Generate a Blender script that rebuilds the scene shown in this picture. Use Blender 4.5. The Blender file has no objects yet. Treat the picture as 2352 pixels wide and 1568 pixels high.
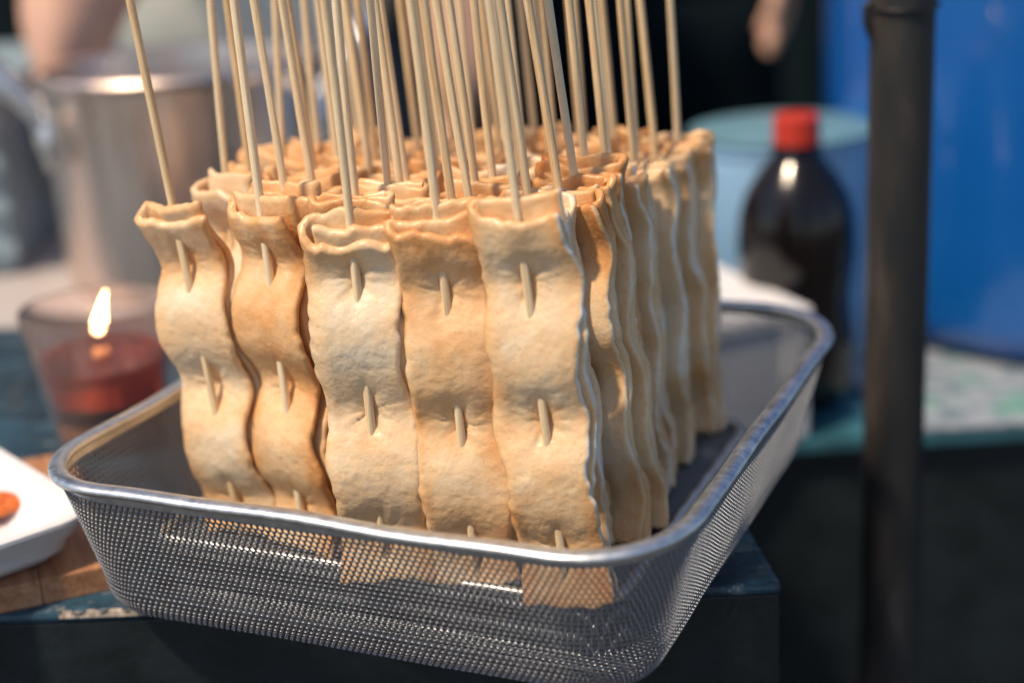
import bpy, math, random
import numpy as np
from mathutils import Vector, Matrix

scene = bpy.context.scene
R = math.radians
PI = math.pi
random.seed(7)

# ---------------------------------------------------------------- camera
PITCH, ROLL, FPX, CAMZ = R(18.08), R(3.46), 3500.0, 0.285      # FPX: focal length in pixels of a 2352 px wide picture
fw = Vector((0, math.cos(PITCH), -math.sin(PITCH)))
up0 = Vector((1, 0, 0)).cross(fw)
right = Vector((1, 0, 0)) * math.cos(ROLL) - up0 * math.sin(ROLL)
upv = up0 * math.cos(ROLL) + Vector((1, 0, 0)) * math.sin(ROLL)
cd = bpy.data.cameras.new('camera')
cam = bpy.data.objects.new('camera', cd)
scene.collection.objects.link(cam)
m = Matrix((right, upv, -fw)).transposed().to_4x4()
m.translation = Vector((0, 0, CAMZ))
cam.matrix_world = m
cd.sensor_width = 36
cd.lens = FPX / 2352 * 36
cd.clip_start = 0.02
cd.clip_end = 200
cd.dof.use_dof = True
cd.dof.focus_distance = 0.592
cd.dof.aperture_fstop = 3.3
scene.camera = cam

# ---------------------------------------------------------------- light
SUN_EL, SUN_AZ = R(58), R(-128)       # azimuth clockwise from +Y: the sun stands behind the camera, to its left
w = bpy.data.worlds.new('World')
scene.world = w
w.use_nodes = True
nt = w.node_tree
bg = nt.nodes['Background']
sky = nt.nodes.new('ShaderNodeTexSky')
sky.sky_type = 'NISHITA'
sky.sun_disc = False
sky.sun_elevation = SUN_EL
sky.sun_rotation = SUN_AZ
sky.ozone_density = 1.6
nt.links.new(sky.outputs[0], bg.inputs[0])
bg.inputs[1].default_value = 0.115
sl = bpy.data.lights.new('sun', 'SUN')
sl.energy = 4.1
sl.angle = R(4)
sl.color = (1.0, 0.80, 0.58)
so = bpy.data.objects.new('sun', sl)
scene.collection.objects.link(so)
to_sun = Vector((math.sin(SUN_AZ) * math.cos(SUN_EL), math.cos(SUN_AZ) * math.cos(SUN_EL), math.sin(SUN_EL)))
so.rotation_euler = to_sun.to_track_quat('Z', 'Y').to_euler()
scene.view_settings.view_transform = 'Standard'
scene.view_settings.look = 'None'
scene.view_settings.gamma = 1
scene.view_settings.exposure = 0.09


def at(px, py, Y=None, z=None):
    """point seen at pixel (px,py) of the 2352 px wide picture, at depth Y or height z"""
    d = fw + right * ((px - 1176) / FPX) - upv * ((py - 784) / FPX)
    t = Y / d.y if Y is not None else (z - CAMZ) / d.z
    return Vector((0, 0, CAMZ)) + d * t

# ---------------------------------------------------------------- helpers
C = scene.collection


def tag(o, label=None, cat=None, group=None, kind=None):
    if label: o['label'] = label
    if cat: o['category'] = cat
    if group: o['group'] = group
    if kind: o['kind'] = kind
    return o


def thing(name, label, cat, loc=(0, 0, 0), rz=0, group=None):
    o = bpy.data.objects.new(name, None)
    C.objects.link(o)
    o.empty_display_size = 0.02
    o.location = loc
    o.rotation_euler = (0, 0, rz)
    return tag(o, label, cat, group)


def mesh_obj(name, verts, faces, mat, parent=None, smooth=True, sharp=None, attrs=None):
    me = bpy.data.meshes.new(name)
    verts = np.asarray(verts, dtype=np.float32)
    if isinstance(faces, np.ndarray) and faces.shape[1] == 4:
        me.vertices.add(len(verts)); me.vertices.foreach_set('co', verts.ravel())
        me.loops.add(faces.size); me.loops.foreach_set('vertex_index', faces.ravel().astype(np.int32))
        me.polygons.add(len(faces))
        me.polygons.foreach_set('loop_start', np.arange(0, faces.size, 4, dtype=np.int32))
        me.update(calc_edges=True)
    else:
        me.from_pydata([tuple(map(float, v)) for v in verts], [], [tuple(int(i) for i in f) for f in faces])
    me.validate()
    if smooth:
        me.polygons.foreach_set('use_smooth', [True] * len(me.polygons))
    if attrs:
        for k, v in attrs.items():
            a = me.attributes.new(k, 'FLOAT', 'POINT')
            a.data.foreach_set('value', np.asarray(v, dtype=np.float32))
    me.materials.append(mat)
    if sharp is not None:
        me.set_sharp_from_angle(angle=R(sharp))
    me.update()
    o = bpy.data.objects.new(name, me)
    C.objects.link(o)
    o.parent = parent
    return o


def lathe(name, prof, mat, parent=None, seg=64, closed=False, loc=(0, 0, 0), sharp=40, wob=0.0):
    n = len(prof)
    V, Fc = [], []
    for i in range(seg):
        a = 2 * PI * i / seg
        k = 1 + wob * math.sin(3 * a + 1)
        for r, z in prof:
            V.append((loc[0] + r * k * math.cos(a), loc[1] + r * k * math.sin(a), loc[2] + z))
    for i in range(seg):
        j = (i + 1) % seg
        for q in range(n - 1 if not closed else n):
            p = (q + 1) % n
            Fc.append((i * n + q, j * n + q, j * n + p, i * n + p))
    return mesh_obj(name, V, Fc, mat, parent, sharp=sharp)


def tube_mesh(pts, rad, seg=10, rz=None, caps=True):
    """tube along points; rad scalar or list"""
    pts = [Vector(p) for p in pts]
    n = len(pts)
    rad = [rad] * n if not hasattr(rad, '__len__') else rad
    V, Fc = [], []
    t0 = (pts[1] - pts[0]).normalized()
    a = Vector((0, 0, 1)) if abs(t0.z) < 0.9 else Vector((1, 0, 0))
    nn = (a - t0 * a.dot(t0)).normalized()
    for i, p in enumerate(pts):
        t = (pts[min(i + 1, n - 1)] - pts[max(i - 1, 0)]).normalized()
        nn = (nn - t * nn.dot(t)).normalized()
        b = t.cross(nn)
        for k in range(seg):
            th = 2 * PI * k / seg
            V.append(p + (nn * math.cos(th) + b * math.sin(th)) * rad[i])
    for i in range(n - 1):
        for k in range(seg):
            k2 = (k + 1) % seg
            Fc.append((i * seg + k, i * seg + k2, (i + 1) * seg + k2, (i + 1) * seg + k))
    if caps:
        Fc.append(tuple(range(seg))[::-1])
        Fc.append(tuple((n - 1) * seg + k for k in range(seg)))
    return V, Fc


def tube(name, pts, rad, mat, parent=None, seg=10, sharp=50):
    V, Fc = tube_mesh(pts, rad, seg)
    return mesh_obj(name, V, Fc, mat, parent, sharp=sharp)


def box(name, lo, hi, mat, parent=None, bev=0.002, loc=None, rz=0):
    import bmesh
    bm = bmesh.new()
    bmesh.ops.create_cube(bm, size=1)
    for v in bm.verts:
        v.co = Vector([lo[i] + (v.co[i] + .5) * (hi[i] - lo[i]) for i in range(3)])
    if bev:
        bmesh.ops.bevel(bm, geom=bm.edges[:], offset=bev, segments=2, affect='EDGES', profile=.6)
    me = bpy.data.meshes.new(name)
    bm.to_mesh(me); bm.free()
    me.materials.append(mat)
    o = bpy.data.objects.new(name, me)
    C.objects.link(o)
    o.parent = parent
    if loc: o.location = loc
    o.rotation_euler.z = rz
    return o


def hash3(i, j, k, s):
    h = (i * 374761393 + j * 668265263 + k * 2147483647 + s * 1274126177) & 0xffffffff
    h = ((h ^ (h >> 13)) * 1274126177) & 0xffffffff
    h = (h ^ (h >> 16)) & 0xffff
    return h / 32767.5 - 1.0


def vn(x, y, z, s=0):
    x, y, z = np.broadcast_arrays(np.asarray(x, float), np.asarray(y, float), np.asarray(z, float))
    xi, yi, zi = np.floor(x).astype(np.int64), np.floor(y).astype(np.int64), np.floor(z).astype(np.int64)
    fx, fy, fz = x - xi, y - yi, z - zi
    fx, fy, fz = [f * f * (3 - 2 * f) for f in (fx, fy, fz)]
    r = 0
    for a in (0, 1):
        for b in (0, 1):
            for c in (0, 1):
                wgt = (fx if a else 1 - fx) * (fy if b else 1 - fy) * (fz if c else 1 - fz)
                r = r + wgt * hash3(xi + a, yi + b, zi + c, s)
    return r

# ---------------------------------------------------------------- materials
class NB:
    def __init__(s, name):
        s.m = bpy.data.materials.new(name)
        s.m.use_nodes = True
        s.t = s.m.node_tree
        s.p = s.t.nodes['Principled BSDF']
        s.tc = None

    def n(s, typ, **kw):
        nd = s.t.nodes.new(typ)
        for k, v in kw.items():
            if k.startswith('_'): setattr(nd, k[1:], v)
            else: nd.inputs[k.replace('__', ' ')].default_value = v
        return nd

    def l(s, a, b):
        s.t.links.new(a, b)

    def obj(s, scale=(1, 1, 1), rnd=False):
        tc = s.n('ShaderNodeTexCoord')
        mp = s.n('ShaderNodeMapping')
        mp.inputs['Scale'].default_value = scale
        s.l(tc.outputs['Object'], mp.inputs[0])
        if rnd:
            oi = s.n('ShaderNodeObjectInfo')
            mu = s.n('ShaderNodeMath', _operation='MULTIPLY'); mu.inputs[1].default_value = 37.0
            s.l(oi.outputs['Random'], mu.inputs[0]); s.l(mu.outputs[0], mp.inputs['Location'])
        return mp.outputs[0]

    def noise(s, vec, scale, detail=4, rough=.55, dist=0):
        nd = s.n('ShaderNodeTexNoise', Scale=scale, Detail=detail, Roughness=rough, Distortion=dist)
        s.l(vec, nd.inputs['Vector'])
        return nd.outputs['Fac']

    def ramp(s, fac, stops):
        nd = s.n('ShaderNodeValToRGB')
        e = nd.color_ramp.elements
        while len(e) < len(stops): e.new(0.5)
        for q, (pos, col) in zip(e, stops):
            q.position = pos
            q.color = (*col, 1) if hasattr(col, '__len__') else (col, col, col, 1)
        s.l(fac, nd.inputs[0])
        return nd.outputs[0]

    def bump(s, h, strength, dist, prev=None):
        nd = s.n('ShaderNodeBump', Strength=strength, Distance=dist)
        s.l(h, nd.inputs['Height'])
        if prev is not None: s.l(prev, nd.inputs['Normal'])
        return nd.outputs[0]

    def mix(s, fac, a, b, mode='MIX'):
        nd = s.n('ShaderNodeMix', _data_type='RGBA', _blend_type=mode)
        for sock, v in ((0, fac), (6, a), (7, b)):
            if hasattr(v, 'is_linked') or hasattr(v, 'links'): s.l(v, nd.inputs[sock])
            elif hasattr(v, '__len__'): nd.inputs[sock].default_value = (*v, 1)
            else: nd.inputs[sock].default_value = v
        return nd.outputs[2]

    def math(s, op, a, b=None, clamp=False):
        nd = s.n('ShaderNodeMath', _operation=op, _use_clamp=clamp)
        for i, v in enumerate((a, b)):
            if v is None: continue
            if hasattr(v, 'links'): s.l(v, nd.inputs[i])
            else: nd.inputs[i].default_value = v
        return nd.outputs[0]


def simple(name, col, rough=.5, metal=0, nscale=40, var=.15, bump=.15, bdist=.0006, spec=.5, coat=0):
    b = NB(name)
    v = b.obj()
    nz = b.noise(v, nscale, 5)
    c = b.ramp(nz, [(.3, tuple(x * (1 - var) for x in col)), (.7, tuple(min(1, x * (1 + var)) for x in col))])
    b.l(c, b.p.inputs['Base Color'])
    rr = b.ramp(nz, [(.3, max(0, rough - .08)), (.7, min(1, rough + .08))])
    b.l(rr, b.p.inputs['Roughness'])
    b.p.inputs['Metallic'].default_value = metal
    b.p.inputs['Specular IOR Level'].default_value = spec
    b.p.inputs['Coat Weight'].default_value = coat
    if bump:
        b.l(b.bump(b.noise(v, nscale * 4, 4), bump, bdist), b.p.inputs['Normal'])
    return b.m


def m_cake():
    b = NB('fried_fish_cake')
    v = b.obj((1, 1, 1), True)
    at_ = b.n('ShaderNodeAttribute', _attribute_name='toast')
    pl = b.n('ShaderNodeAttribute', _attribute_name='pale')
    n1 = b.noise(v, 26, 4, .5, .5)
    n2 = b.noise(v, 140, 5, .65, .4)
    n3 = b.noise(v, 620, 4, .6)
    f = b.math('ADD', b.math('MULTIPLY', n1, .72), b.math('MULTIPLY', n2, .28))
    f = b.math('ADD', f, b.math('MULTIPLY', at_.outputs['Fac'], .34))
    f = b.math('SUBTRACT', f, b.math('MULTIPLY', pl.outputs['Fac'], .26))
    oi = b.n('ShaderNodeObjectInfo')
    f = b.math('ADD', f, b.math('MULTIPLY', b.math('SUBTRACT', oi.outputs['Random'], .5), .10))
    col = b.ramp(f, [(.12, (.86, .84, .82)), (.29, (.84, .70, .50)), (.46, (.82, .57, .32)), (.64, (.75, .40, .16)), (.82, (.50, .19, .05))])
    # browned pores
    pore = b.ramp(n3, [(.30, .0), (.42, 1.0)])
    col = b.mix(b.math('MULTIPLY', b.math('SUBTRACT', 1.0, pore), .35), col, (.5, .24, .09))
    b.l(col, b.p.inputs['Base Color'])
    b.p.inputs['Roughness'].default_value = .42
    rr = b.ramp(n2, [(.35, .24), (.65, .44)])
    b.l(rr, b.p.inputs['Roughness'])
    b.p.inputs['Subsurface Weight'].default_value = .08
    b.p.inputs['Subsurface Radius'].default_value = (1.0, .45, .2)
    b.p.inputs['Subsurface Scale'].default_value = .003
    vo = b.n('ShaderNodeTexVoronoi', Scale=430.0)
    vo.feature = 'SMOOTH_F1'
    b.l(v, vo.inputs['Vector'])
    st = b.obj((.9, 1, 1.3), True)
    wr = b.noise(st, 210, 5, .55, 1.5)
    h1 = b.bump(wr, .13, .0010)
    h2 = b.bump(n2, .12, .0010, h1)
    h3 = b.bump(vo.outputs['Distance'], .34, .0005, h2)
    h4 = b.bump(n3, .5, .0004, h3)
    b.l(h4, b.p.inputs['Normal'])
    return b.m


def m_bamboo():
    b = NB('bamboo')
    v = b.obj((1, 1, .02), True)
    f1 = b.noise(v, 1500, 4, .7)
    f2 = b.noise(b.obj((1, 1, .05), True), 300, 3, .5)
    f = b.math('ADD', b.math('MULTIPLY', f1, .72), b.math('MULTIPLY', f2, .28))
    oi = b.n('ShaderNodeObjectInfo')
    f = b.math('ADD', f, b.math('MULTIPLY', b.math('SUBTRACT', oi.outputs['Random'], .5), .16))
    col = b.ramp(f, [(.26, (.52, .30, .12)), (.40, (.80, .57, .31)), (.53, (.93, .74, .47)), (.68, (.96, .84, .61))])
    b.l(col, b.p.inputs['Base Color'])
    b.p.inputs['Roughness'].default_value = .5
    b.l(b.bump(f1, .9, .0007), b.p.inputs['Normal'])
    return b.m


def m_steel(name='brushed_steel', col=(.62, .62, .63), rough=.28, stretch=(1, 1, 1), nscale=80, bumps=.1):
    b = NB(name)
    v = b.obj(stretch)
    nz = b.noise(v, nscale, 6, .65)
    b.l(b.ramp(nz, [(.3, tuple(c * .8 for c in col)), (.7, col)]), b.p.inputs['Base Color'])
    b.l(b.ramp(nz, [(.3, rough - .08), (.75, rough + .12)]), b.p.inputs['Roughness'])
    b.p.inputs['Metallic'].default_value = 1
    b.l(b.bump(nz, bumps, .0004), b.p.inputs['Normal'])
    return b.m


def m_blacktop():
    b = NB('worn_black_blue_paint')
    v = b.obj()
    n1 = b.noise(v, 9, 6, .65, .3)
    n2 = b.noise(b.obj((1, 3, 1)), 70, 6, .7, .5)
    n4 = b.noise(b.obj((1, 5, 1)), 40, 6, .75, .3)
    base = b.ramp(n1, [(.35, (.006, .012, .018)), (.52, (.010, .032, .055)), (.66, (.03, .10, .16))])
    chip = b.ramp(n2, [(.58, 0), (.62, 1)])
    col = b.mix(b.math('MULTIPLY', chip, .55), base, (.30, .30, .28))
    col = b.mix(b.ramp(n4, [(.5, 0), (.64, .8)]), col, (.035, .12, .19))
    b.l(col, b.p.inputs['Base Color'])
    b.l(b.ramp(n2, [(.3, .25), (.7, .6)]), b.p.inputs['Roughness'])
    b.l(b.bump(n2, .5, .0012), b.p.inputs['Normal'])
    return b.m


def m_wood():
    b = NB('chopping_board_wood')
    v = b.obj((2.0, .12, 2.0))
    n1 = b.noise(v, 120, 6, .7, .8)
    n2 = b.noise(b.obj((6, .5, 6)), 6, 3)
    col = b.ramp(b.math('ADD', b.math('MULTIPLY', n1, .6), b.math('MULTIPLY', n2, .4)),
                 [(.35, (.20, .08, .035)), (.46, (.42, .19, .09)), (.58, (.55, .30, .17)), (.72, (.66, .45, .31))])
    b.l(col, b.p.inputs['Base Color'])
    b.p.inputs['Roughness'].default_value = .45
    b.l(b.bump(n1, .3, .0005), b.p.inputs['Normal'])
    return b.m


def m_rust():
    b = NB('rusty_painted_steel')
    v = b.obj((1, 1, .6))
    n1 = b.noise(b.obj((1, 1, .25)), 40, 4, .55, .2)
    n2 = b.noise(v, 180, 5, .7)
    col = b.ramp(n1, [(.35, (.028, .032, .036)), (.5, (.04, .038, .036)), (.62, (.085, .068, .056)), (.76, (.20, .155, .125))])
    b.l(col, b.p.inputs['Base Color'])
    b.l(b.ramp(n1, [(.35, .38), (.65, .8)]), b.p.inputs['Roughness'])
    b.p.inputs['Metallic'].default_value = .3
    b.l(b.bump(n2, .4, .001), b.p.inputs['Normal'])
    return b.m


def m_glass(name, col=(1, 1, 1), rough=0.0, ior=1.45):
    b = NB(name)
    b.p.inputs['Base Color'].default_value = (*col, 1)
    b.p.inputs['Transmission Weight'].default_value = 1
    b.p.inputs['Roughness'].default_value = rough
    b.p.inputs['IOR'].default_value = ior
    return b.m


def m_emit(name, col, s):
    b = NB(name)
    b.p.inputs['Base Color'].default_value = (*col, 1)
    b.p.inputs['Emission Color'].default_value = (*col, 1)
    b.p.inputs['Emission Strength'].default_value = s
    return b.m


MC = m_cake()
MB = m_bamboo()
MS = m_steel('polished_steel_rim', (.84, .87, .88), .40, (1, 1, 1), 220, .12)
MM = m_steel("perforated_steel", (.31, .335, .37), .42, (1, 1, 1), 60, .05)
MPOT = m_steel('pot_steel', (.93, .75, .64), .31, (1, 1, .15), 60, .06)
MTOP = m_blacktop()
MBLK = simple('black_painted_wood', (.006, .0125, .016), .55, 0, 30, .4, .3, .002)
MWOOD = m_wood()
MFOAM = simple('white_foam', (.80, .80, .82), .55, 0, 300, .03, .25, .0004)
MRUST = m_rust()

# ---------------------------------------------------------------- setting
FLOORZ = -0.0150       # height of the counter top the basket stands on
GZ = -0.78
g = 60
ground = mesh_obj('ground', [(-g, -g, GZ), (g, -g, GZ), (g, g, GZ), (-g, g, GZ)], [(0, 1, 2, 3)],
                  simple('asphalt', (.045, .045, .047), .9, 0, 12, .3, .5, .004), smooth=False)
tag(ground, kind='structure')

# counter: black painted wood
ct = thing('counter', 'black painted wooden counter with worn blue-black top under the basket', 'counter', (0, 0, GZ))


def slab(name, poly, z0, z1, mat, parent, bev=.0015):
    import bmesh
    bm = bmesh.new()
    vs = [bm.verts.new((x, y, z0)) for x, y in poly]
    f = bm.faces.new(vs)
    r = bmesh.ops.extrude_face_region(bm, geom=[f])
    for v in r['geom']:
        if isinstance(v, bmesh.types.BMVert): v.co.z = z1
    bmesh.ops.recalc_face_normals(bm, faces=bm.faces[:])
    if bev: bmesh.ops.bevel(bm, geom=bm.edges[:], offset=bev, segments=2, affect='EDGES', profile=.6)
    me = bpy.data.meshes.new(name)
    bm.to_mesh(me); bm.free()
    me.materials.append(mat)
    o = bpy.data.objects.new(name, me)
    C.objects.link(o)
    o.parent = parent
    return o


_c = at(1797, 1340, z=FLOORZ); _s = at(1690, 1160, z=FLOORZ); _l = at(100, 1408, z=FLOORZ)
_ky = (_c.y - _l.y) / (_c.x - _l.x); _kx = (_s.x - _c.x) / (_s.y - _c.y)
CF = lambda x: _c.y + _ky * (x - _c.x)          # front edge of the counter
CBK = 1.02
cpoly = [(-.95, CF(-.95)), (_c.x, _c.y), (_c.x + _kx * (CBK - _c.y), CBK), (-.95, CBK)]
slab('top', cpoly, FLOORZ - .005 - GZ, FLOORZ - GZ, MTOP, ct, .0025)
inner = [(-.949, CF(-.949) + .001), (_c.x - .001, _c.y + .001), (cpoly[2][0] - .001, CBK - .001), (-.949, CBK - .001)]
slab('front_panel', inner, 0, FLOORZ - .0052 - GZ, MBLK, ct, .001)
# bare wood showing along the worn front edge
V, Fc = [], []
rn = random.Random(3)
xs = np.linspace(-.200, -.155, 60)
for x in xs:
    yb = CF(x)
    wd = -.0016 + .0020 * rn.random() * max(0, (x + .200) / .05) + .0010 * math.sin(x * 600)
    V += [(x, yb - .0004, FLOORZ - GZ - .0026), (x, yb + .0006, FLOORZ - GZ - .0005), (x, yb + .0018 + wd, FLOORZ - GZ + .0004), (x, yb + .002 + wd, FLOORZ - GZ - .0003)]
for i in range(len(xs) - 1):
    for k in range(3):
        Fc.append((4 * i + k, 4 * i + 4 + k, 4 * i + 5 + k, 4 * i + 1 + k))
mesh_obj('bare_wood_edge', V, Fc, simple('bare_wood', (.34, .29, .24), .7, 0, 500, .6), ct)

# ---------------------------------------------------------------- basket
YAW = R(-24.53)
BW, BD, RIMZ = .2715, .2950, .055
O2 = np.array([.0446, .4538])
U2 = np.array([math.cos(YAW), math.sin(YAW)])
N2 = np.array([-U2[1], U2[0]])
RC = .042
bk = thing('strainer_basket', 'rectangular perforated stainless steel basket holding the fish cake skewers', 'basket',
           (O2[0], O2[1], 0), YAW)
# local frame of the basket: x in [-BW,0], y in [0,BD]


def rim_pts(ins, nper):
    """points and inward normals round the rounded rectangle, equally spaced on the uninset outline"""
    segs = []
    Rr = RC
    R1 = RC + .012                       # the back right corner is rounder
    rads = [Rr, R1, Rr, Rr]
    sides = [((-BW + Rr, 0), (-Rr, 0)), ((0, Rr), (0, BD - R1)), ((-R1, BD), (-BW + Rr, BD)), ((-BW, BD - Rr), (-BW, Rr))]
    cen = [(-Rr, Rr), (-R1, BD - R1), (-BW + Rr, BD - Rr), (-BW + Rr, Rr)]
    nin = [(0, 1), (-1, 0), (0, -1), (1, 0)]
    lens = []
    for i in range(4):
        a, b = sides[i]
        lens += [math.dist(a, b), rads[i] * PI / 2]
    tot = sum(lens)
    cum = np.concatenate([[0], np.cumsum(lens)])
    s = np.asarray(nper) % tot
    P = np.zeros(s.shape + (2,)); Nn = np.zeros(s.shape + (2,))
    for k in range(8):
        msk = (s >= cum[k]) & (s < cum[k + 1] + 1e-12)
        t = (s - cum[k]) / lens[k]
        i = k // 2
        if k % 2 == 0:
            a, b = np.array(sides[i][0]), np.array(sides[i][1])
            p = a + (b - a) * t[..., None]
            nn = np.broadcast_to(np.array(nin[i], float), p.shape)
        else:
            ang0 = [-PI / 2, 0, PI / 2, PI][i]
            th = ang0 + t * PI / 2
            d = np.stack([np.cos(th), np.sin(th)], -1)
            p = np.array(cen[i]) + d * rads[i]
            nn = -d
        P[msk] = p[msk]; Nn[msk] = nn[msk]
    ins = np.asarray(ins)
    # the long sides bow outwards a little
    return P + Nn * ins[..., None], tot


_, LT = rim_pts(np.zeros(1), np.zeros(1))
# wall profile, arc length t from the top
IN1, RB = .0125, .019
prof = [(.0008, RIMZ - .0052), (IN1, FLOORZ + .002 + RB)]
for k in range(1, 9):
    th = k / 8 * PI / 2 * .93
    prof.append((IN1 + RB * (1 - math.cos(th)), FLOORZ + .002 + RB - RB * math.sin(th)))
prof = np.array(prof)
pl = np.concatenate([[0], np.cumsum(np.hypot(*np.diff(prof, axis=0).T))])
PT = pl[-1]
INE = prof[-1, 0]


def wall_map(s, t):
    ins = np.interp(t, pl, prof[:, 0]); z = np.interp(t, pl, prof[:, 1])
    P, _ = rim_pts(ins, s)
    dt = 1e-4
    return np.concatenate([P, z[..., None]], -1)


PITCHH = .0027
ang12 = np.arange(12) * PI / 6 + PI / 6
hexr = np.where(np.arange(12) % 2 == 0, 1.0, math.sqrt(3) / 2)


def hexcells(cx, cy, p, hole):
    """hexagonal cell outline (12 points) and round hole in parameter space"""
    ro = p / math.sqrt(3) * hexr
    ox = cx[:, None] + ro * np.cos(ang12); oy = cy[:, None] + ro * np.sin(ang12)
    ix = cx[:, None] + hole * np.cos(ang12); iy = cy[:, None] + hole * np.sin(ang12)
    return ox, oy, ix, iy


def cell_faces(n):
    b = (np.arange(n) * 36)[:, None, None]
    k = np.arange(12)
    q = np.concatenate([np.stack([k, (k + 1) % 12, 12 + (k + 1) % 12, 12 + k], -1), np.stack([12 + k, 12 + (k + 1) % 12, 24 + (k + 1) % 12, 24 + k], -1)])[None]
    return (b + q).reshape(-1, 4)


ncol = int(round(LT / PITCHH)); pc = LT / ncol
nrow = int(PT / (pc * .866)) 
rows = np.arange(nrow)
cx, cy = [], []
for r_ in rows:
    cx.append((np.arange(ncol) + (.5 if r_ % 2 else 0)) * pc); cy.append(np.full(ncol, (r_ + .5) * PT / nrow))
cx = np.concatenate(cx); cy = np.concatenate(cy)
ox, oy, ix, iy = hexcells(cx, cy, pc * 1.003, pc * .355)
oy = np.clip(oy, 0, PT)
Po = wall_map(ox, oy); Pi = wall_map(ix, iy)
# dish the hole edges outwards by a little: normal from the profile
e = 1e-4
Tn = wall_map(cx + e, cy) - wall_map(cx - e, cy)
Tt = wall_map(cx, np.minimum(cy + e, PT)) - wall_map(cx, np.maximum(cy - e, 0))
nrm = np.cross(Tn, Tt); nrm /= np.linalg.norm(nrm, axis=-1, keepdims=True)
P2 = Pi + nrm[:, None, :] * -.00055
Pi = Pi + nrm[:, None, :] * -.00012
V = np.concatenate([Po, Pi, P2], 1).reshape(-1, 3)
# hand bashed steel: slight dents
V[:, 0] += .0006 * vn(V[:, 0] * 30, V[:, 1] * 30, V[:, 2] * 30, 5)
V[:, 1] += .0006 * vn(V[:, 0] * 30, V[:, 1] * 30, V[:, 2] * 30, 6)
o = mesh_obj('perforated_wall', V, cell_faces(len(cx)), MM, bk, smooth=False)
tag(o, kind='stuff')

# floor with a raised panel
PX0, PX1, PY0, PY1, PR = -BW + .006, -.034, .052, BD - .034, .02


def floor_z(x, y):
    qx = np.abs(x - (PX0 + PX1) / 2) - (PX1 - PX0) / 2 + PR
    qy = np.abs(y - (PY0 + PY1) / 2) - (PY1 - PY0) / 2 + PR
    d = np.hypot(np.maximum(qx, 0), np.maximum(qy, 0)) + np.minimum(np.maximum(qx, qy), 0) - PR
    t = np.clip((-d + .002) / .006, 0, 1)
    s_ = t * t * (3 - 2 * t)
    bead = .0016 * np.exp(-((d + .0055) / .0022) ** 2)
    return prof[-1, 1] - .0004 + s_ * (.0035 - prof[-1, 1]) + bead


gx = np.arange(-BW, 0, PITCHH)
cx, cy = [], []
r_ = 0
y = 0
while y < BD:
    cx.append(gx + (PITCHH / 2 if r_ % 2 else 0)); cy.append(np.full(len(gx), y)); y += PITCHH * .866; r_ += 1
cx = np.concatenate(cx); cy = np.concatenate(cy)
Rf = RC - INE
qx = np.abs(cx + BW / 2) - BW / 2 + INE + Rf
qy = np.abs(cy - BD / 2) - BD / 2 + INE + Rf
d = np.hypot(np.maximum(qx, 0), np.maximum(qy, 0)) + np.minimum(np.maximum(qx, qy), 0) - Rf
qx = np.abs(cx + BW / 2) - BW / 2 + .0150 + .027
qy = np.abs(cy - BD / 2) - BD / 2 + .0150 + .027
d2 = np.hypot(np.maximum(qx, 0), np.maximum(qy, 0)) + np.minimum(np.maximum(qx, qy), 0) - .027
k = (d < .0006) | ((d2 < 0) & (floor_z(cx, cy) > .002))
cx, cy = cx[k], cy[k]
ox, oy, ix, iy = hexcells(cx, cy, PITCHH * 1.003, PITCHH * .355)
Po = np.stack([ox, oy, floor_z(ox, oy)], -1); Pi = np.stack([ix, iy, floor_z(ix, iy) - .00012], -1); P2 = Pi - np.array([0, 0, .00045])
V = np.concatenate([Po, Pi, P2], 1).reshape(-1, 3)
V[:, 2] += .0005 * vn(V[:, 0] * 25, V[:, 1] * 25, 0, 9)
tag(mesh_obj('perforated_floor', V, cell_faces(len(cx)), MM, bk, smooth=False), kind='stuff')

# pressed bead round the raised floor panel
bead_pts = []
hx_, hy_ = (PX1 - PX0) / 2 - .0055, (PY1 - PY0) / 2 - .0055
cxm, cym = (PX0 + PX1) / 2, (PY0 + PY1) / 2
for i4, (sx, sy) in enumerate([(1, -1), (1, 1), (-1, 1), (-1, -1)]):
    for k4 in range(9):
        a4 = -PI / 2 + i4 * PI / 2 + k4 / 8 * PI / 2
        bead_pts.append((max(cxm + sx * (hx_ - .016) + .016 * math.cos(a4), -BW + .0175), cym + sy * (hy_ - .016) + .016 * math.sin(a4), .0054))
bead_pts.append(bead_pts[0])
fine = []
for p4, q4 in zip(bead_pts[:-1], bead_pts[1:]):
    n4 = max(1, int(math.dist(p4, q4) / .004))
    for k4 in range(n4):
        f4 = k4 / n4
        fine.append(tuple(p4[c4] + (q4[c4] - p4[c4]) * f4 for c4 in range(3)))
fine.append(fine[0])
V, F = tube_mesh(fine, [.0024 + .0003 * math.sin(i * 1.3) for i in range(len(fine))], 8, caps=False)
mesh_obj('floor_bead', V, F, MS, bk)

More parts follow.
